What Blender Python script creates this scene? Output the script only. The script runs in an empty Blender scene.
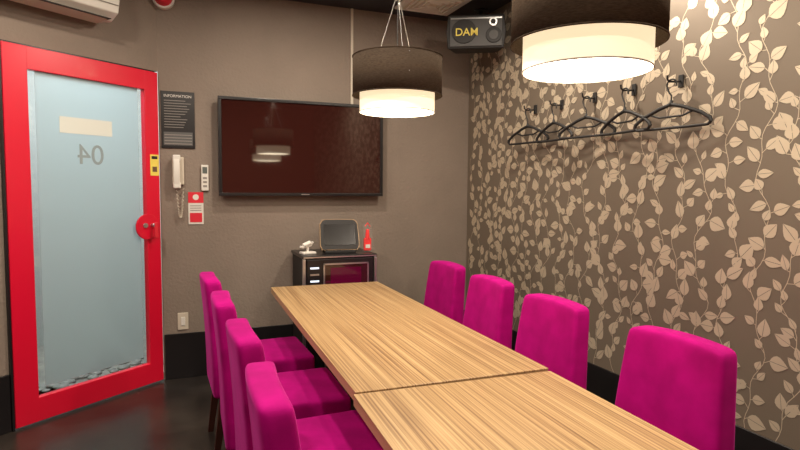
import bpy, bmesh, math, random
from mathutils import Vector, Matrix
random.seed(7)
S=bpy.context.scene
COL=S.collection
S.view_settings.view_transform='Standard'

# ---------------- helpers ----------------
def mat(name,col,rough=.5,metal=0,emis=None,estr=0,spec=.5,sheen=0,coat=0,bump=None,alpha=None,noise=None):
    m=bpy.data.materials.new(name); m.use_nodes=True
    nt=m.node_tree; b=nt.nodes['Principled BSDF']
    b.inputs['Base Color'].default_value=(*col,1)
    b.inputs['Roughness'].default_value=rough
    b.inputs['Metallic'].default_value=metal
    b.inputs['Specular IOR Level'].default_value=spec
    if sheen:
        b.inputs['Sheen Weight'].default_value=sheen
        b.inputs['Sheen Tint'].default_value=(1,.12,.62,1)
        b.inputs['Sheen Roughness'].default_value=.35
    if coat: b.inputs['Coat Weight'].default_value=coat
    if emis:
        b.inputs['Emission Color'].default_value=(*emis,1); b.inputs['Emission Strength'].default_value=estr
    if alpha is not None: b.inputs['Alpha'].default_value=alpha
    tc=nt.nodes.new('ShaderNodeTexCoord')
    if noise:  # (scale, col2)
        n=nt.nodes.new('ShaderNodeTexNoise'); n.inputs['Scale'].default_value=noise[0]; n.inputs['Detail'].default_value=5
        r=nt.nodes.new('ShaderNodeValToRGB'); r.color_ramp.elements[0].position=.35; r.color_ramp.elements[1].position=.65
        r.color_ramp.elements[0].color=(*col,1); r.color_ramp.elements[1].color=(*noise[1],1)
        nt.links.new(tc.outputs['Object'],n.inputs['Vector']); nt.links.new(n.outputs['Fac'],r.inputs['Fac'])
        nt.links.new(r.outputs['Color'],b.inputs['Base Color'])
    if bump:   # (scale,strength,dist)
        n=nt.nodes.new('ShaderNodeTexNoise'); n.inputs['Scale'].default_value=bump[0]; n.inputs['Detail'].default_value=4
        bp=nt.nodes.new('ShaderNodeBump'); bp.inputs['Strength'].default_value=bump[1]; bp.inputs['Distance'].default_value=bump[2]
        nt.links.new(tc.outputs['Object'],n.inputs['Vector']); nt.links.new(n.outputs['Fac'],bp.inputs['Height'])
        nt.links.new(bp.outputs['Normal'],b.inputs['Normal'])
    return m

def empty(name,loc=(0,0,0),rz=0):
    e=bpy.data.objects.new(name,None); e.empty_display_size=.1
    e.location=loc; e.rotation_euler=(0,0,rz); COL.objects.link(e); return e

def mesh_obj(name,bm,m,parent=None,smooth=False):
    me=bpy.data.meshes.new(name); bm.normal_update(); bm.to_mesh(me); bm.free()
    if smooth:
        for p in me.polygons: p.use_smooth=True
    o=bpy.data.objects.new(name,me); COL.objects.link(o)
    if m:
        for mm in (m if isinstance(m,list) else [m]): me.materials.append(mm)
    if parent: o.parent=parent
    return o

def box(name,lo,hi,m,parent=None,bevel=0,rot=None,seg=3):
    c=[(a+b)/2 for a,b in zip(lo,hi)]; s=[b-a for a,b in zip(lo,hi)]
    bm=bmesh.new(); bmesh.ops.create_cube(bm,size=1)
    bmesh.ops.scale(bm,vec=s,verts=bm.verts)
    if bevel: bmesh.ops.bevel(bm,geom=bm.edges[:],offset=bevel,segments=seg,affect='EDGES',profile=.5)
    o=mesh_obj(name,bm,m,parent,smooth=False)
    o.location=c
    if rot: o.rotation_euler=rot
    return o

def cyl(name,r,h,loc,m,parent=None,rot=(0,0,0),r2=None,seg=48,cap=True,bevel=0):
    bm=bmesh.new(); bmesh.ops.create_cone(bm,cap_ends=cap,segments=seg,radius1=r,radius2=r if r2 is None else r2,depth=h)
    if bevel:
        ed=[e for e in bm.edges if len(e.link_faces)==2 and e.calc_face_angle()>1]
        bmesh.ops.bevel(bm,geom=ed,offset=bevel,segments=3,affect='EDGES',profile=.5)
    o=mesh_obj(name,bm,m,parent)
    for p in o.data.polygons: p.use_smooth=len(p.vertices)==4
    o.location=loc; o.rotation_euler=rot; return o

def tube(name,pts,r,m,parent=None,cyclic=False,smooth=True):
    c=bpy.data.curves.new(name,'CURVE'); c.dimensions='3D'; c.bevel_depth=r; c.bevel_resolution=3; c.use_fill_caps=True
    s=c.splines.new('POLY'); s.points.add(len(pts)-1)
    for p,q in zip(s.points,pts): p.co=(*q,1)
    s.use_cyclic_u=cyclic; s.use_smooth=smooth
    o=bpy.data.objects.new(name,c); COL.objects.link(o); c.materials.append(m)
    if parent:o.parent=parent
    return o

def text(name,body,size,loc,rot,m,parent=None,extrude=.001,bold=0):
    c=bpy.data.curves.new(name,'FONT'); c.body=body; c.size=size; c.extrude=extrude; c.offset=bold
    c.align_x='CENTER'; c.align_y='CENTER'
    o=bpy.data.objects.new(name,c); COL.objects.link(o); o.location=loc; o.rotation_euler=rot; c.materials.append(m)
    if parent:o.parent=parent
    return o

# ---------------- constants ----------------
H=2.70; YB=4.17; XR=2.275; YF=-1.6; XL=-1.78; BB=.32
PL=Vector((-.834,3.595)); PR=Vector((-.10,4.17))
ANG=math.atan2(PR.y-PL.y,PR.x-PL.x); DL=(PR-PL).length

# ---------------- materials ----------------
M_wall=mat('taupe_wallpaper',(.230,.186,.152),.75,bump=(55,.4,.01),noise=(2.5,(.255,.207,.170)))
M_rwall=mat('satin_brown_wallpaper',(.235,.192,.148),.38,metal=.35,bump=(220,.15,.002))
M_leaf=mat('champagne_leaf_print',(.78,.67,.51),.36,metal=.5)
M_black=mat('black_gloss',(.012,.011,.012),.3)
M_blackmat=mat('black_matte',(.015,.014,.014),.6)
M_ceil=mat('dark_ceiling_paint',(.020,.018,.024),.6,bump=(40,.2,.004))
M_floor=mat('dark_polished_floor',(.020,.017,.015),.28,noise=(3.0,(.042,.034,.028)),bump=(8,.08,.01))
M_front=mat('dark_red_wall',(.24,.055,.035),.7)
M_red=mat('red_lacquer',(.72,.006,.035),.3,coat=.2)
M_velvet=mat('magenta_velvet',(.36,.001,.150),.85,spec=.12,sheen=.45,bump=(300,.1,.002),noise=(10,(.47,.0015,.20)))
M_legwood=mat('dark_red_wood',(.06,.018,.012),.4)
M_white=mat('white_plastic',(.75,.73,.68),.4)
M_cream=mat('cream_plastic',(.62,.56,.46),.45)
M_silver=mat('brushed_silver',(.6,.6,.6),.3,metal=.9)
M_screen=mat('glossy_black_screen_red_wash',(.034,.009,.007),.04,spec=1.0)  # black glass; reddish room reflection is put into the base colour
M_redprint=mat('red_print',(.7,.02,.04),.5)
M_yellow=mat('yellow_sticker_mat',(.85,.7,.12),.5)
M_gold=mat('bronze_trim',(.30,.20,.12),.35,metal=.7)

def wood():
    m=bpy.data.materials.new('striped_zebrano_wood'); m.use_nodes=True; nt=m.node_tree; b=nt.nodes['Principled BSDF']
    tc=nt.nodes.new('ShaderNodeTexCoord'); mp=nt.nodes.new('ShaderNodeMapping')
    mp.inputs['Scale'].default_value=(175,.8,20)
    n=nt.nodes.new('ShaderNodeTexNoise'); n.inputs['Scale'].default_value=1; n.inputs['Detail'].default_value=3; n.inputs['Roughness'].default_value=.6
    r=nt.nodes.new('ShaderNodeValToRGB'); cr=r.color_ramp
    cr.elements[0].position=.34; cr.elements[0].color=(.19,.098,.040,1)
    cr.elements[1].position=.66; cr.elements[1].color=(.54,.37,.19,1)
    e=cr.elements.new(.5); e.color=(.39,.245,.112,1)
    nt.links.new(tc.outputs['Object'],mp.inputs['Vector']); nt.links.new(mp.outputs['Vector'],n.inputs['Vector'])
    nt.links.new(n.outputs['Fac'],r.inputs['Fac']); nt.links.new(r.outputs['Color'],b.inputs['Base Color'])
    b.inputs['Roughness'].default_value=.40
    return m
M_wood=wood()
M_woodedge=mat('tan_edge_band',(.50,.34,.175),.45)

# ---------------- room shell ----------------
box('floor',(XL-.3,YF-.2,-.1),(XR+.12,YB+.12,0),M_floor)
box('ceiling',(XL-.3,YF-.2,H),(XR+.12,YB+.12,H+.1),M_ceil)
box('wall_back',(PR.x-.0,YB,0),(XR+.12,YB+.12,H),M_wall)
box('wall_right',(XR,YF-.12,0),(XR+.12,YB,H),M_rwall)
box('wall_front',(XL-.12,YF-.12,0),(XR,YF,H),M_front)
wd=empty('wall_door_side',(PL.x,PL.y,0),ANG)
DH=2.12
EXT=1.20
box('wall_upper',(-EXT,0,DH),(DL,.12,H),M_wall,wd)
box('wall_lower',(-EXT,0,0),(-.038,.12,DH),M_wall,wd)
PE=PL+Vector((math.cos(ANG),math.sin(ANG)))*(-EXT)
box('wall_left',(PE.x-.12,YF,0),(PE.x,PE.y+.02,H),M_wall)
box('baseboard_back',(PR.x+.01,YB-.012,0),(XR-.012,YB,BB),M_black,bevel=.003)
box('baseboard_right',(XR-.012,YF,0),(XR,YB,BB),M_black,bevel=.003)
bl=empty('baseboard_door_side',(PL.x,PL.y,0),ANG)
box('board',(-EXT+.02,-.012,0),(-.04,0,BB),M_black,bl,bevel=.003)
box('baseboard_left',(PE.x,YF,0),(PE.x+.012,PE.y,BB),M_black,bevel=.003)

# wallpaper leaf print on right wall (one object)
def leaves():
    bm=bmesh.new()
    out=[(0,0),(.06,.13),(.18,.26),(.34,.335),(.52,.31),(.72,.20),(.88,.08),(1,0)]
    def leaf(y,z,ang,L,k,X):
        ca,sa=math.cos(ang),math.sin(ang)
        P=lambda u,v:(X,y+(u*ca-v*sa)*L,z+(u*sa+v*ca)*L)
        for s in (1,-1):
            k2=k*random.uniform(.85,1.1)
            up=[bm.verts.new(P(u,(v*k2+.016)*s)) for u,v in out[1:-1]]
            dn=[bm.verts.new(P(u,.012*s)) for u,v in out[1:-1]]
            tip=bm.verts.new(P(1,.002*s)); base=bm.verts.new(P(0,.006*s))
            bm.faces.new((base,dn[0],up[0]))
            for i in range(len(up)-1): bm.faces.new((dn[i],dn[i+1],up[i+1],up[i]))
            bm.faces.new((dn[-1],tip,up[-1]))
    def ribbon(pts,w,X):
        pv=None
        for i,p in enumerate(pts):
            q=pts[min(i+1,len(pts)-1)]; o=pts[max(i-1,0)]
            t=(Vector(q)-Vector(o)); t.normalize(); nn=Vector((-t.y,t.x))*w/2
            a=bm.verts.new((X,p[0]+nn.x,p[1]+nn.y)); b=bm.verts.new((X,p[0]-nn.x,p[1]-nn.y))
            if pv: bm.faces.new((pv[0],pv[1],b,a))
            pv=(a,b)
    y0=YF+.05; vi=0
    while y0<YB-.04:
        vi+=1
        A=random.uniform(.025,.055); lam=random.uniform(.45,.75); ph=random.uniform(0,6.28)
        f=lambda t:(max(min(y0+A*math.sin(6.283*t/lam+ph)+.014*math.sin(6.283*t/.21+ph*2),YB-.01),YF+.01))
        pts=[(f(t*.03),BB+t*.03) for t in range(int((H-BB)/.03))]
        ribbon(pts,.003,XR-.0004-(vi%3)*.0001)
        t=BB+.03+random.uniform(0,.05); side=random.choice((1,-1)); kk=0
        while t<H-.06:
            kk+=1
            dy=(f(t-BB+.01)-f(t-BB-.01)); base=math.atan2(.02,dy)
            side=-side
            if random.random()<.15: side=-side
            L=random.uniform(.042,.088)
            a=base+side*random.uniform(.4,1.3)
            pl=random.uniform(.006,.03)
            y=f(t-BB); yy=y+math.cos(a)*pl; zz=t+math.sin(a)*pl
            a2=a+random.uniform(-1.1,.8)*side
            e=(yy+math.cos(a2)*L, zz+math.sin(a2)*L)
            if BB+.02<e[1]<H-.01 and BB+.02<zz and e[0]<YB-.03 and e[0]>YF+.03:
                k9=kk%9
                ribbon([(y,t),(yy,zz)],.0028,XR-.0007-(vi%4)*.00002-k9*.0000022)
                leaf(yy,zz,a2,L,random.uniform(.8,1.25),XR-.0009-(vi%4)*.00045-k9*.00005)
            t+=random.uniform(.032,.058)
        y0+=random.uniform(.105,.15)
    for f_ in bm.faces:
        f_.normal_update()
        if f_.normal.x>0: f_.normal_flip()
    mesh_obj('wallpaper_leaf_pattern',bm,M_leaf)
leaves()

# ---------------- corridor outside the door ----------------
M_cfloor=mat('grey_tile_corridor',(.45,.42,.38),.35,noise=(6,(.3,.28,.26)))
M_cgreen=mat('green_corridor_wall',(.16,.32,.12),.6)
M_cwhite=mat('pale_corridor_wall',(.6,.62,.62),.6)
M_pebble=mat('grey_pebble',(.36,.35,.33),.5)
co=empty('corridor_outside',(PL.x,PL.y,0),ANG)
box('corridor_floor',(-1.0,.13,-.02),(1.6,1.7,0.0),M_cfloor,co)
box('corridor_far_wall',(-1.0,1.6,0),(1.6,1.7,H),M_cwhite,co)
box('corridor_side_green',(-1.1,.13,0),(-1.0,1.7,H),M_cgreen,co)
box('corridor_side_pale',(1.6,.55,0),(1.7,1.7,H),M_cwhite,co)
box('corridor_ceiling',(-1.1,.13,H),(1.7,1.7,H+.05),M_cwhite,co)
box('corridor_wainscot',(-.95,1.57,.0),(.2,1.6,1.3),M_cgreen,co)
bm=bmesh.new()
for i in range(150):
    r=random.uniform(.02,.045)
    mt=Matrix.Translation((random.uniform(-.4,1.2),random.uniform(.18,.75),r*.15))@Matrix.Diagonal((r*random.uniform(.8,1.3),r,r*.45,1))
    bmesh.ops.create_icosphere(bm,subdivisions=2,radius=1,matrix=mt)
mesh_obj('pebble_strip',bm,M_pebble,co,smooth=True)
def area(name,loc,size,power,col,parent=None,rot=(0,0,0)):
    l=bpy.data.lights.new(name,'AREA'); l.shape='DISK'; l.size=size; l.energy=power; l.color=col
    o=bpy.data.objects.new(name,l); COL.objects.link(o); o.location=loc; o.rotation_euler=rot
    if parent:o.parent=parent
    return o
area('corridor_light',(.4,.75,H-.03),.5,45,(.98,.99,1),co)

# ---------------- door ----------------
M_film=bpy.data.materials.new('frosted_film'); M_film.use_nodes=True
nt=M_film.node_tree; nt.nodes.remove(nt.nodes['Principled BSDF'])
d=nt.nodes.new('ShaderNodeBsdfDiffuse'); d.inputs[0].default_value=(.43,.51,.54,1)
t=nt.nodes.new('ShaderNodeBsdfTranslucent'); t.inputs[0].default_value=(.78,.86,.89,1)
g=nt.nodes.new('ShaderNodeBsdfGlossy'); g.inputs['Roughness'].default_value=.35; g.inputs[0].default_value=(.9,.95,1,1)
mx=nt.nodes.new('ShaderNodeMixShader'); mx.inputs[0].default_value=.6
mx2=nt.nodes.new('ShaderNodeMixShader'); mx2.inputs[0].default_value=.05
nt.links.new(d.outputs[0],mx.inputs[1]); nt.links.new(t.outputs[0],mx.inputs[2])
nt.links.new(mx.outputs[0],mx2.inputs[1]); nt.links.new(g.outputs[0],mx2.inputs[2])
nt.links.new(mx2.outputs[0],nt.nodes['Material Output'].inputs[0])
M_glass=bpy.data.materials.new('clear_glass'); M_glass.use_nodes=True
nt=M_glass.node_tree; nt.nodes.remove(nt.nodes['Principled BSDF'])
a=nt.nodes.new('ShaderNodeBsdfTransparent'); a.inputs[0].default_value=(.9,.95,.95,1)
g=nt.nodes.new('ShaderNodeBsdfGlossy'); g.inputs['Roughness'].default_value=.03
mx=nt.nodes.new('ShaderNodeMixShader'); mx.inputs[0].default_value=.07
nt.links.new(a.outputs[0],mx.inputs[1]); nt.links.new(g.outputs[0],mx.inputs[2]); nt.links.new(mx.outputs[0],nt.nodes['Material Output'].inputs[0])

dr=empty('door_1',(PL.x,PL.y,0),ANG)
y0,y1=-.025,.02
SW=.10
box('jamb_left',(-.038,-.02,0),(-.027,.12,DH),M_black,dr)
box('head_jamb',(-.027,.0,DH-.012),(DL-.03,.12,DH-.001),M_black,dr)
DT=DH-.013
box('stile_left',(-.025,y0,.012),(SW,y1,DT),M_red,dr,bevel=.004)
box('stile_right',(DL-SW-.02,y0,.012),(DL-.02,y1,DT),M_red,dr,bevel=.004)
box('rail_top',(SW-.005,y0,DT-.125),(DL-SW-.015,y1,DT),M_red,dr,bevel=.004)
box('rail_bottom',(SW-.005,y0,.012),(DL-SW-.015,y1,.15),M_red,dr,bevel=.004)
gx0,gx1,gz0,gz1=SW-.01,DL-SW-.01,.14,DT-.115
box('glass_pane',(gx0,-.004,gz0),(gx1,.004,gz1),M_glass,dr)
box('frosted_film',(gx0+.055,-.007,gz0+.06),(gx1-.05,-.0045,gz1-.0),M_film,dr)
M_num=mat('grey_number',(.30,.36,.38),.5)
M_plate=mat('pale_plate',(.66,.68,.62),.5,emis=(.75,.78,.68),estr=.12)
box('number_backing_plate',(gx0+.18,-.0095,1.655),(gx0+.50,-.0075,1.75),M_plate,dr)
text('room_number_reversed','04',.17,(gx0+.36,-.0085,1.53),(math.radians(90),0,math.radians(180)),M_num,dr,extrude=.0008)
hx,hz=DL-.125,1.08
cyl('handle_rose',.085,.012,(hx,y0-.006,hz),M_red,dr,rot=(math.radians(90),0,0),bevel=.003)
cyl('handle_spindle',.012,.05,(hx+.03,y0-.03,hz+.01),M_silver,dr,rot=(math.radians(90),0,0))
box('handle_lever',(hx+.018,y0-.062,hz-.075),(hx+.044,y0-.048,hz+.03),M_redprint,dr,bevel=.006)
cyl('lock_cylinder',.016,.01,(hx-.02,y0-.015,hz+.01),M_silver,dr,rot=(math.radians(90),0,0))
box('yellow_label',(DL-.090,y0-.0015,1.42),(DL-.025,y0-.0003,1.56),M_yellow,dr)
box('yellow_label_text',(DL-.080,y0-.002,1.53),(DL-.035,y0-.0016,1.55),M_blackmat,dr)
box('yellow_label_picture',(DL-.075,y0-.002,1.445),(DL-.04,y0-.0016,1.48),M_gold,dr)

# ---------------- tables ----------------
TZ=.72
def table(L,W,piv,rz,nm='dining_table'):
    l=L/2; w=W/2
    c=Vector(piv)+Vector((w*math.cos(rz)+l*math.sin(rz), w*math.sin(rz)-l*math.cos(rz)))
    e=empty(nm,(c.x,c.y,0),rz)
    box('table_top',(-w,-l,TZ-.006),(w,l,TZ),M_wood,e,bevel=.001,seg=1)
    box('table_edge',(-w+.001,-l+.001,TZ-.036),(w-.001,l-.001,TZ-.006),M_woodedge,e,bevel=.001,seg=1)
    for sy,nn in ((-1,'near'),(1,'far')):
        yy=sy*(l-.14)
        box('pedestal_column_'+nn,(-.035,yy-.035,.03),(.035,yy+.035,TZ-.036),M_blackmat,e,bevel=.004)
        box('pedestal_foot_'+nn,(-.19,yy-.03,0),(.19,yy+.03,.035),M_blackmat,e,bevel=.008)
        box('top_bracket_'+nn,(-.24,yy-.03,TZ-.06),(.24,yy+.03,TZ-.036),M_blackmat,e,bevel=.004)
    box('stretcher_beam',(-.02,-l+.14,TZ-.09),(.02,l-.14,TZ-.05),M_blackmat,e)
    return e
r1=math.radians(-1.2); r2=math.radians(-2.4)
table(1.925,.705,(.543,3.540),r1)
table(1.88,.705,(.491,1.603),r2)

# ---------------- chairs ----------------
def soft(name,fn,edge,parent,m,lv=3):
    bm=bmesh.new(); bmesh.ops.create_cube(bm,size=2)
    bmesh.ops.subdivide_edges(bm,edges=bm.edges[:],cuts=3,use_grid_fill=True)
    for v in bm.verts:
        q=[]
        for i in range(3):
            s=v.co[i]
            if abs(abs(s)-.5)<.05: s=math.copysign(edge[i],s)
            q.append(s)
        v.co=Vector(fn(*q))
    o=mesh_obj(name,bm,m,parent,smooth=True)
    b=o.modifiers.new('s','SUBSURF'); b.levels=lv; b.render_levels=lv
    return o
CH=.888
def chair(x,y,rz):
    e=empty('dining_chair',(x,y,0),rz)
    def back(a,b,c):
        t=(c+1)/2
        z=.30+t*(CH-.30)
        th=.054-.014*t
        w=.206-.032*t*t
        X=-.045*t*t+.01 + a*th - (1-b*b)*.014*t
        z+= (1-b*b)*.012*t
        return (X,b*w,z)
    soft('backrest',back,(.30,.70,.87),e,M_velvet)
    def seat(a,b,c):
        X=.25+a*.215
        w=.212+ .006*a
        z=.412+c*.062 + (c>0)*(1-a*a)*(1-b*b)*.012
        return (X,b*w,z)
    soft('seat',seat,(.84,.84,.4),e,M_velvet)
    for lx,ly,sx in ((.02,-.16,-.05),(.02,.16,-.05),(.42,-.17,.01),(.42,.17,.01)):
        bm=bmesh.new()
        vs=[]
        for z,r,ox in ((0,.014,sx),(.37,.022,0)):
            for dx,dy in ((-1,-1),(1,-1),(1,1),(-1,1)):
                vs.append(bm.verts.new((lx+ox+dx*r,ly+dy*r,z)))
        bm.faces.new(vs[0:4][::-1]); bm.faces.new(vs[4:8])
        for i in range(4): bm.faces.new((vs[i],vs[(i+1)%4],vs[4+(i+1)%4],vs[4+i]))
        mesh_obj('leg',bm,M_legwood,e)
    return e
for y,dx,r in ((3.03,.19,2),(2.43,.21,-1),(1.86,.23,1),(1.33,.23,-2)):
    chair(dx,y,math.radians(r))
for y,dx,r in ((3.05,1.50,1),(2.46,1.455,-2),(1.895,1.42,1),(1.28,1.425,2),(.64,1.42,0)):
    chair(dx,y,math.radians(180+r))

# ---------------- television ----------------
tv=empty('television',(.279,YB,0))
W=1.21; z0,z1=1.285,1.975
box('tv_body',(.02,-.06,z0+.02),(W-.02,-.03,z1-.02),M_blackmat,tv,bevel=.004)
box('wall_bracket',(.35,-.03,z0+.15),(.85,0,z1-.15),M_blackmat,tv)
fw=.022
box('bezel_top',(0,-.085,z1-fw),(W,-.05,z1),M_black,tv,bevel=.003)
box('bezel_bottom',(0,-.085,z0),(W,-.05,z0+fw),M_black,tv,bevel=.003)
box('bezel_left',(0,-.085,z0+fw),(fw,-.05,z1-fw),M_black,tv,bevel=.003)
box('bezel_right',(W-fw,-.085,z0+fw),(W,-.05,z1-fw),M_black,tv,bevel=.003)
box('screen',(fw,-.076,z0+fw),(W-fw,-.06,z1-fw),M_screen,tv)
box('logo',(W/2-.03,-.0865,z0+.008),(W/2+.03,-.085,z0+.014),M_silver,tv)
cd=box('cable_duct',(1.252,YB-.012,1.98),(1.272,YB,H),M_cream,bevel=.002)

# ---------------- karaoke machine cabinet ----------------
km=empty('karaoke_machine_cabinet',(.785,3.72,0))
w=.53; dp=.42; zt=.885
box('rack_body',(.012,.02,.06),(w-.012,dp,zt-.02),M_blackmat,km,bevel=.004)
box('rack_top',(0,0,zt-.022),(w,dp,zt),M_black,km,bevel=.005)
box('rack_top_trim',(.004,-.002,zt-.016),(w-.004,.001,zt-.008),M_silver,km)
box('post_left',(0,0,.05),(.02,.025,zt-.022),M_silver,km,bevel=.003)
box('post_right',(w-.02,0,.05),(w,.025,zt-.022),M_silver,km,bevel=.003)
M_pink=mat('magenta_reflection_paint',(.10,.003,.030),.12)
M_led=mat('led_white_blue',(.7,.8,1),.3,emis=(.75,.88,1),estr=.8)
for i,(a,b) in enumerate(((.60,.86),(.33,.58),(.09,.31))):
    box('unit_face_%d'%i,(.028,-.004,a),(w-.028,.03,b),M_black,km,bevel=.004)
box('display_window',(.15,-.007,.64),(w-.075,-.003,.82),M_screen,km)
box('painted_reflection',(.19,-.009,.66),(w-.12,-.0068,.80),M_pink,km)  # magenta reflection in the window glass, painted as a flat panel
box('window_trim_top',(.14,-.010,.82),(w-.065,-.003,.83),M_silver,km)
box('window_trim_bottom',(.14,-.010,.63),(w-.065,-.003,.64),M_silver,km)
box('window_trim_left',(.14,-.010,.63),(.15,-.003,.83),M_silver,km)
box('window_trim_right',(w-.075,-.010,.63),(w-.065,-.003,.83),M_silver,km)
for i in range(4):
    box('indicator_%d'%i,(.05,-.007,.66+i*.045),(.11,-.003,.672+i*.045),M_led if i in(1,3) else M_silver,km)
for i in range(5):
    cyl('knob_%d'%i,.014,.02,(.1+i*.085,-.012,.45),M_silver,km,rot=(math.radians(90),0,0))
for sx in (.05,w-.05):
    for sy in (.06,dp-.06):
        cyl('caster',.028,.03,(sx,sy,.028),M_blackmat,km,rot=(0,math.radians(90),0))
        cyl('caster_stem',.01,.03,(sx,sy,.05),M_silver,km)

# tablet remote in its stand
tb=empty('karaoke_remote_tablet',(1.08,3.86,zt),math.radians(-6))
tilt=math.radians(-20)
box('stand_base',(-.11,-.05,0),(.11,.09,.02),M_blackmat,tb,bevel=.005)
box('stand_back',(-.05,.035,.02),(.05,.06,.15),M_blackmat,tb,rot=(tilt,0,0))
fr=empty('tilted_frame',(0,-.03,.022)); fr.parent=tb; fr.rotation_euler=(tilt,0,0)
def tabshape(name,hw,hb,z0,z1,y0,y1,m):
    bm=bmesh.new()
    pr=[(-hb,z0),(hb,z0),(hw,z0+.03),(hw-.004,z1-.035),(hw-.02,z1-.008),(hw-.04,z1),(-hw+.04,z1),(-hw+.02,z1-.008),(-hw+.004,z1-.035),(-hw,z0+.03)]
    A=[bm.verts.new((x,y0,z)) for x,z in pr]; B=[bm.verts.new((x,y1,z)) for x,z in pr]
    bm.faces.new(A); bm.faces.new(B[::-1])
    n=len(pr)
    for i in range(n): j=(i+1)%n; bm.faces.new((A[j],A[i],B[i],B[j]))
    bmesh.ops.recalc_face_normals(bm,faces=bm.faces)
    return mesh_obj(name,bm,m,fr)
tabshape('tablet_shell',.142,.127,0,.228,0,.03,M_gold)
tabshape('tablet_bezel',.137,.122,.004,.223,-.006,.002,M_blackmat)
box('tablet_screen',(-.112,-.0085,.035),(.112,-.0055,.188),mat('tablet_glass',(.012,.010,.010),.25),fr)
mc=empty('microphone_cradle',(.845,3.84,zt),math.radians(15))
box('cradle_base',(-.05,-.035,0),(.05,.035,.018),M_white,mc,bevel=.006)
tube('cradle_arm',[(0,0,.015),(0,.005,.05),(-.015,0,.06)],.010,M_white,mc)
tube('cradle_fork',[(-.06,-.01,.055),(-.04,-.005,.05),(-.01,0,.055),(.025,0,.06),(.035,-.01,.085)],.009,M_white,mc)
cyl('cradle_clip',.016,.06,(-.01,-.005,.07),M_white,mc,rot=(0,math.radians(70),0),bevel=.004)
M_bag=mat('clear_bag',(.75,.70,.70),.12,alpha=.05)
bg=empty('song_leaflet_bag',(1.283,3.84,zt))
def bag(a,b,c):
    t=(c+1)/2; return (a*(.042-.014*t),b*(.035-.022*t),.0+t*.20)
soft('plastic_bag',bag,(.6,.6,.8),bg,M_bag,lv=2)
M_redgloss=mat('bright_red_packet',(.85,.015,.02),.4)
box('red_packet',(-.028,-.012,.01),(.026,.012,.10),M_redgloss,bg,bevel=.004)
cyl('red_bottle_neck',.018,.07,(.0,0,.13),M_redgloss,bg,r2=.012,bevel=.002)
box('packet_label',(-.018,-.0145,.03),(.016,-.0122,.055),M_white,bg)
tube('bag_tie',[(-.018,0,.185),(0,0,.21),(.018,0,.185)],.004,M_redgloss,bg)

# ---------------- wall items by the door ----------------
nb=empty('notice_board',(-.085,YB,0))
box('panel',(0,-.01,1.61),(.215,0,1.995),M_black,nb,bevel=.002)
M_ink=mat('grey_print',(.28,.26,.24),.6)
text('notice_title','INFORMATION',.026,(.1075,-.0112,1.962),(math.radians(90),0,0),M_white,nb,extrude=.0004)
for i in range(11):
    z=1.93-i*.018
    box('text_line_%d'%i,(.02,-.0112,z),(.02+random.uniform(.10,.175),-.0098,z+.004),M_ink,nb)
box('table_box',(.015,-.0112,1.63),(.2,-.0098,1.72),mat('dim_print',(.1,.1,.1),.5),nb)
for i in range(4): box('table_row_%d'%i,(.02,-.012,1.638+i*.02),(.195,-.0112,1.643+i*.02),M_ink,nb)

ph=empty('intercom_phone',(.015,YB,0))
box('wall_cradle',(-.035,-.03,1.36),(.04,0,1.55),M_cream,ph,bevel=.008)
def hs(a,b,c):
    z=1.45+c*.105
    return (-.008+a*.02, -.05-(.02*(1-c*c))+b*.012, z)
soft('handset_grip',hs,(.6,.6,.8),ph,M_white,lv=2)
box('earpiece',(-.032,-.068,1.52),(.018,-.03,1.563),M_white,ph,bevel=.009)
box('mouthpiece',(-.032,-.068,1.335),(.018,-.03,1.378),M_white,ph,bevel=.009)
pts=[]
for i in range(140):
    t=i/139; a=t*2*math.pi*22
    z=1.335-.20*math.sin(t*math.pi)
    x=-.008+.04*t
    pts.append((x+.006*math.cos(a),-.03+.006*math.sin(a),z))
tube('coiled_cord',pts,.0022,M_cream,ph)
rc=empty('aircon_wall_controller',(.19,YB,0))
box('body',(-.024,-.02,1.32),(.024,0,1.50),M_white,rc,bevel=.005)
box('lcd',(-.016,-.0215,1.44),(.016,-.0198,1.485),mat('lcd_grey',(.12,.14,.13),.3),rc)
for i in range(3): box('button_%d'%i,(-.013,-.0225,1.345+i*.028),(.013,-.0198,1.36+i*.028),M_ink,rc,bevel=.001)
lf=empty('leaflet_sign',(.128,YB,0))
box('card',(-.05,-.006,1.085),(.05,-.001,1.31),M_white,lf,bevel=.001)
box('red_header',(-.05,-.0075,1.235),(.05,-.006,1.31),M_redprint,lf)
cyl('header_badge',.02,.001,(0,-.008,1.275),M_white,lf,rot=(math.radians(90),0,0))
box('red_block',(-.04,-.0075,1.10),(.04,-.006,1.165),M_redprint,lf)
for i in range(3): box('text_%d'%i,(-.038,-.0072,1.18+i*.016),(.036,-.006,1.185+i*.016),M_ink,lf)
sw=empty('light_switch',(.03,YB,0))
box('plate',(-.035,-.008,.345),(.035,0,.465),M_cream,sw,bevel=.003)
box('rocker',(-.014,-.013,.375),(.014,-.007,.435),M_white,sw,bevel=.002)
al=empty('fire_alarm_lamp',(-.055,YB-.03,2.60))
cyl('alarm_base',.07,.05,(0,.005,0),M_white,al,rot=(math.radians(90),0,0),bevel=.003)
cyl('alarm_dome',.06,.06,(0,-.04,0),M_redprint,al,rot=(math.radians(90),0,0),r2=.04,bevel=.01)

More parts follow.
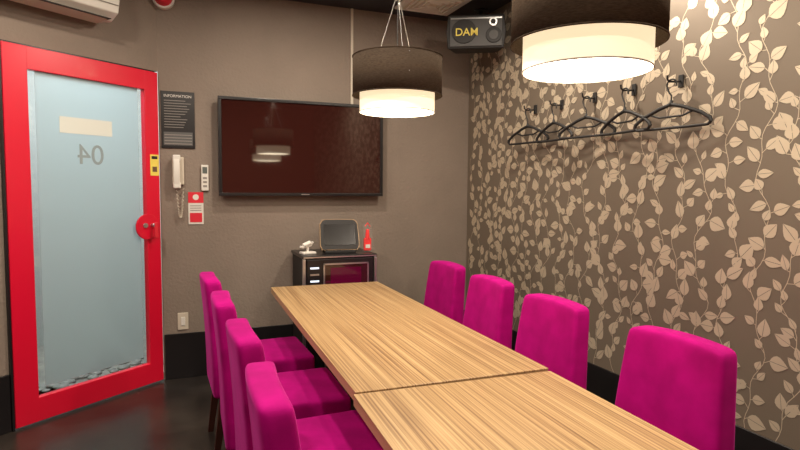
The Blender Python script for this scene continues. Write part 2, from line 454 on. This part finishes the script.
# ---------------- air conditioner ----------------
ac=empty('air_conditioner',(PL.x,PL.y,-.065),ANG)
bm=bmesh.new()
prof=[(0,2.40),(-.13,2.39),(-.20,2.43),(-.215,2.50),(-.20,2.64),(-.17,2.665),(0,2.67)]
xa,xb=-.28,.53
A=[bm.verts.new((xa,y,z)) for y,z in prof]; B=[bm.verts.new((xb,y,z)) for y,z in prof]
bm.faces.new(A); bm.faces.new(B[::-1])
for i in range(len(prof)): j=(i+1)%len(prof); bm.faces.new((A[j],A[i],B[i],B[j]))
bmesh.ops.recalc_face_normals(bm,faces=bm.faces)
o=mesh_obj('ac_body',bm,M_white,ac); bmod=o.modifiers.new('b','BEVEL'); bmod.width=.008; bmod.segments=3
box('louver',(xa+.05,-.165,2.385),(xb-.05,-.06,2.392),M_cream,ac,rot=(math.radians(-6),0,0),bevel=.002)
box('outlet_slot',(xa+.04,-.185,2.392),(xb-.04,-.05,2.396),M_blackmat,ac)
box('panel_seam',(xa+.01,-.216,2.47),(xb-.01,-.205,2.474),M_ink,ac)

# ---------------- pendant lamps ----------------
def shade_mat():
    m=bpy.data.materials.new('dark_mesh_shade'); m.use_nodes=True; nt=m.node_tree; nt.nodes.remove(nt.nodes['Principled BSDF'])
    tc=nt.nodes.new('ShaderNodeTexCoord')
    w=nt.nodes.new('ShaderNodeTexNoise'); w.inputs['Scale'].default_value=1; w.inputs['Detail'].default_value=2
    mp=nt.nodes.new('ShaderNodeMapping'); mp.inputs['Scale'].default_value=(80,80,500)
    nt.links.new(tc.outputs['Object'],mp.inputs[0]); nt.links.new(mp.outputs[0],w.inputs['Vector'])
    r=nt.nodes.new('ShaderNodeValToRGB'); r.color_ramp.elements[0].position=.3; r.color_ramp.elements[1].position=.7
    r.color_ramp.elements[0].color=(.055,.041,.031,1); r.color_ramp.elements[1].color=(.105,.080,.060,1)
    nt.links.new(w.outputs['Fac'],r.inputs[0])
    d=nt.nodes.new('ShaderNodeBsdfDiffuse'); t=nt.nodes.new('ShaderNodeBsdfTranslucent'); t.inputs[0].default_value=(.3,.2,.11,1)
    nt.links.new(r.outputs[0],d.inputs[0])
    mx=nt.nodes.new('ShaderNodeMixShader'); mx.inputs[0].default_value=.10
    nt.links.new(d.outputs[0],mx.inputs[1]); nt.links.new(t.outputs[0],mx.inputs[2]); nt.links.new(mx.outputs[0],nt.nodes['Material Output'].inputs[0])
    return m
M_shade=shade_mat()
M_inner=mat('glowing_inner_shade',(.9,.85,.75),.6,emis=(1,.79,.50),estr=.95)
M_diff=mat('glowing_diffuser',(.9,.88,.8),.6,emis=(1,.86,.62),estr=14)
def pendant(x,y,zb):
    e=empty('pendant_lamp',(x,y,0))
    R=.2; r=.168; OB=.075; OT=.245
    o=cyl('outer_shade',R,OT-OB,(0,0,zb+(OB+OT)/2),M_shade,e,cap=False,seg=96)
    s=o.modifiers.new('s','SOLIDIFY'); s.thickness=.002
    cyl('inner_shade',r,.15,(0,0,zb+.075),M_inner,e,cap=False,seg=96)
    cyl('diffuser',r-.004,.004,(0,0,zb+.008),M_diff,e,seg=96)
    for rr,z,mm in ((R,zb+OB,M_shade),(R,zb+OT,M_shade),(r,zb+.002,M_white),(r,zb+.15,M_silver)):
        tube('rim_ring',[(rr*math.cos(a*math.pi/32),rr*math.sin(a*math.pi/32),z) for a in range(64)],.0025,mm,e,cyclic=True)
    for k in range(3):
        a=k*2*math.pi/3+.4
        tube('spider_arm',[(0,0,zb+.23),(R*math.cos(a),R*math.sin(a),zb+.23)],.002,M_silver,e)
        tube('suspension_wire',[(.10*math.cos(a),.10*math.sin(a),zb+.23),(0.01*math.cos(a),.01*math.sin(a),zb+.50)],.0015,M_silver,e)
        tube('inner_strut',[(r*math.cos(a),r*math.sin(a),zb+.15),(R*math.cos(a),R*math.sin(a),zb+.15)],.002,M_silver,e)
    cyl('wire_gatherer',.014,.03,(0,0,zb+.51),M_silver,e)
    tube('power_cord',[(0,0,zb+.18),(0,0,H-.02)],.003,M_blackmat,e)
    cyl('lamp_holder',.02,.05,(0,0,zb+.20),M_white,e)
    cyl('ceiling_canopy',.055,.025,(0,0,H-.0125),M_blackmat,e,bevel=.004)
    l=bpy.data.lights.new('bulb','POINT'); l.energy=9; l.color=(1,.82,.6); l.shadow_soft_size=.025
    lo=bpy.data.objects.new('bulb',l); COL.objects.link(lo); lo.parent=e; lo.location=(0,0,zb+.145)
pendant(.93,2.37,1.685)
pendant(1.033,1.24,1.665)

# ---------------- speaker ----------------
sp=empty('wall_speaker',(2.05,3.66,2.465),math.radians(-30))
bm=bmesh.new()
frm=[(-.20,-.12),(.20,-.12),(.215,0),(.20,.12),(-.20,.12),(-.215,0)]
A=[bm.verts.new((x,-.09,z)) for x,z in frm]; B=[bm.verts.new((x*.8,.13,z*.85)) for x,z in frm]
bm.faces.new(A); bm.faces.new(B[::-1])
for i in range(6): j=(i+1)%6; bm.faces.new((A[j],A[i],B[i],B[j]))
bmesh.ops.recalc_face_normals(bm,faces=bm.faces)
o=mesh_obj('speaker_cabinet',bm,M_blackmat,sp); b=o.modifiers.new('b','BEVEL'); b.width=.012; b.segments=3
M_grey=mat('grey_grille',(.07,.07,.07),.6)
box('front_grille',(-.185,-.1,-.105),(.185,-.088,.105),M_grey,sp,bevel=.004)
cyl('cone_left',.085,.012,(-.085,-.102,.0),M_blackmat,sp,rot=(math.radians(90),0,0),bevel=.003)
cyl('cone_right',.055,.012,(.125,-.102,-.03),M_blackmat,sp,rot=(math.radians(90),0,0),bevel=.003)
cyl('cone_right_ring',.035,.014,(.125,-.104,-.03),M_grey,sp,rot=(math.radians(90),0,0),bevel=.003)
cyl('tweeter_ring',.03,.014,(.12,-.104,.06),M_silver,sp,rot=(math.radians(90),0,0),bevel=.003)
cyl('tweeter_dome',.018,.02,(.12,-.108,.06),M_blackmat,sp,rot=(math.radians(90),0,0),bevel=.003)
box('trim_bar',(-.18,-.104,.085),(.18,-.1,.093),M_silver,sp)
text('speaker_badge','DAM',.075,(-.065,-.112,-.01),(math.radians(90),0,0),M_yellow,sp,extrude=.002,bold=.0005)
tube('mount_arm',[(0,.10,0),(.03,.18,.06),(.03,.2,.23)],.014,M_blackmat,sp)
cyl('mount_plate',.05,.012,(.03,.2,.229),M_blackmat,sp)

# ceiling vent
cv=empty('ceiling_vent',(1.76,3.78,H))
box('vent_frame',(-.22,-.22,-.018),(.22,.22,0),M_white,cv,bevel=.006)
box('vent_recess',(-.17,-.17,-.022),(.17,.17,-.016),M_cream,cv)
for i in range(4):
    s=.15-.036*i
    tube('diffuser_ring',[(s*sx,s*sy,-.026) for sx,sy in ((-1,-1),(1,-1),(1,1),(-1,1))],.007,M_white,cv,cyclic=True,smooth=False)

# ---------------- coat hooks + hangers ----------------
hy=[2.04,2.34,2.64,2.94,3.22]
for i,y in enumerate(hy):
    z=[1.872,1.878,1.88,1.88,1.885][i]
    hk=empty('coat_hook',(XR-.0032,y,z))
    box('base_plate',(-.008,-.014,-.03),(0,.014,.03),M_blackmat,hk,bevel=.002)
    tube('hook_arm',[(0,0,.0),(-.03,0,-.005),(-.075,0,-.008),(-.09,0,.0),(-.094,0,.02)],.005,M_blackmat,hk)
    hg=empty('coat_hanger',(XR-.065,y,z-.003),math.radians([8,-7,10,-5,6][i]))
    pts=[]
    for k in range(15):
        a=math.radians(200-k*17)
        pts.append((0,.026*math.cos(a),-.019+.026*math.sin(a)))
    pts+= [(0,.012,-.055),(0,.0,-.07),(0,0,-.11)]
    tube('hanger_hook',pts,.004,M_blackmat,hg)
    zz=-.115
    sh=[(-.20,zz-.095),(-.195,zz-.078),(-.15,zz-.048),(-.06,zz-.012),(0,zz+.004),(.06,zz-.012),(.15,zz-.048),(.195,zz-.078),(.20,zz-.095)]
    tube('shoulder_bar',[(0,a,b) for a,b in sh],.009,M_blackmat,hg)
    lo=[(-.20,zz-.095),(-.185,zz-.107),(-.1,zz-.108),(.1,zz-.108),(.185,zz-.107),(.20,zz-.095)]
    tube('trouser_bar',[(0,a,b) for a,b in lo],.007,M_blackmat,hg)
    tube('inner_brace',[(0,-.12,zz-.034),(0,-.06,zz-.055),(0,.06,zz-.055),(0,.12,zz-.034)],.005,M_blackmat,hg)
    cyl('neck_collar',.012,.03,(0,0,zz+.008),M_blackmat,hg,r2=.007)

# ---------------- downlights (unseen, added to brighten the room) ----------------
warm=(1,.86,.70)
M_lens=mat('fill_downlight_lens',(.9,.9,.85),.5,emis=(1,.85,.65),estr=3)
for (x,y,p) in ((-.6,2.6,25),(.3,1.6,21),(1.75,2.6,23),(1.75,.9,29),(.2,-.3,21),(.75,3.15,20),(-.9,.9,18)):
    d=empty('added_fill_downlight',(x,y,H))
    cyl('trim_ring',.075,.012,(0,0,-.006),M_white,d,bevel=.003)
    cyl('lens',.055,.004,(0,0,-.0135),M_lens,d)
    area('fill_lamp',(0,0,-.02),.12,p,warm,d)

w=bpy.data.worlds.new('World'); S.world=w; w.use_nodes=True
w.node_tree.nodes['Background'].inputs[0].default_value=(.05,.045,.04,1)

# ---------------- camera ----------------
cam=bpy.data.cameras.new('camera'); co_=bpy.data.objects.new('camera',cam); COL.objects.link(co_)
cam.sensor_width=36; cam.lens=25.2; cam.clip_start=.02
co_.location=(0,0,1.35)
yaw=math.radians(-21.8); pitch=math.radians(-3.8); roll=math.radians(.4)
R=Matrix.Rotation(yaw,4,'Z')@Matrix.Rotation(math.radians(90)+pitch,4,'X')@Matrix.Rotation(roll,4,'Z')
co_.rotation_euler=R.to_euler()
S.camera=co_
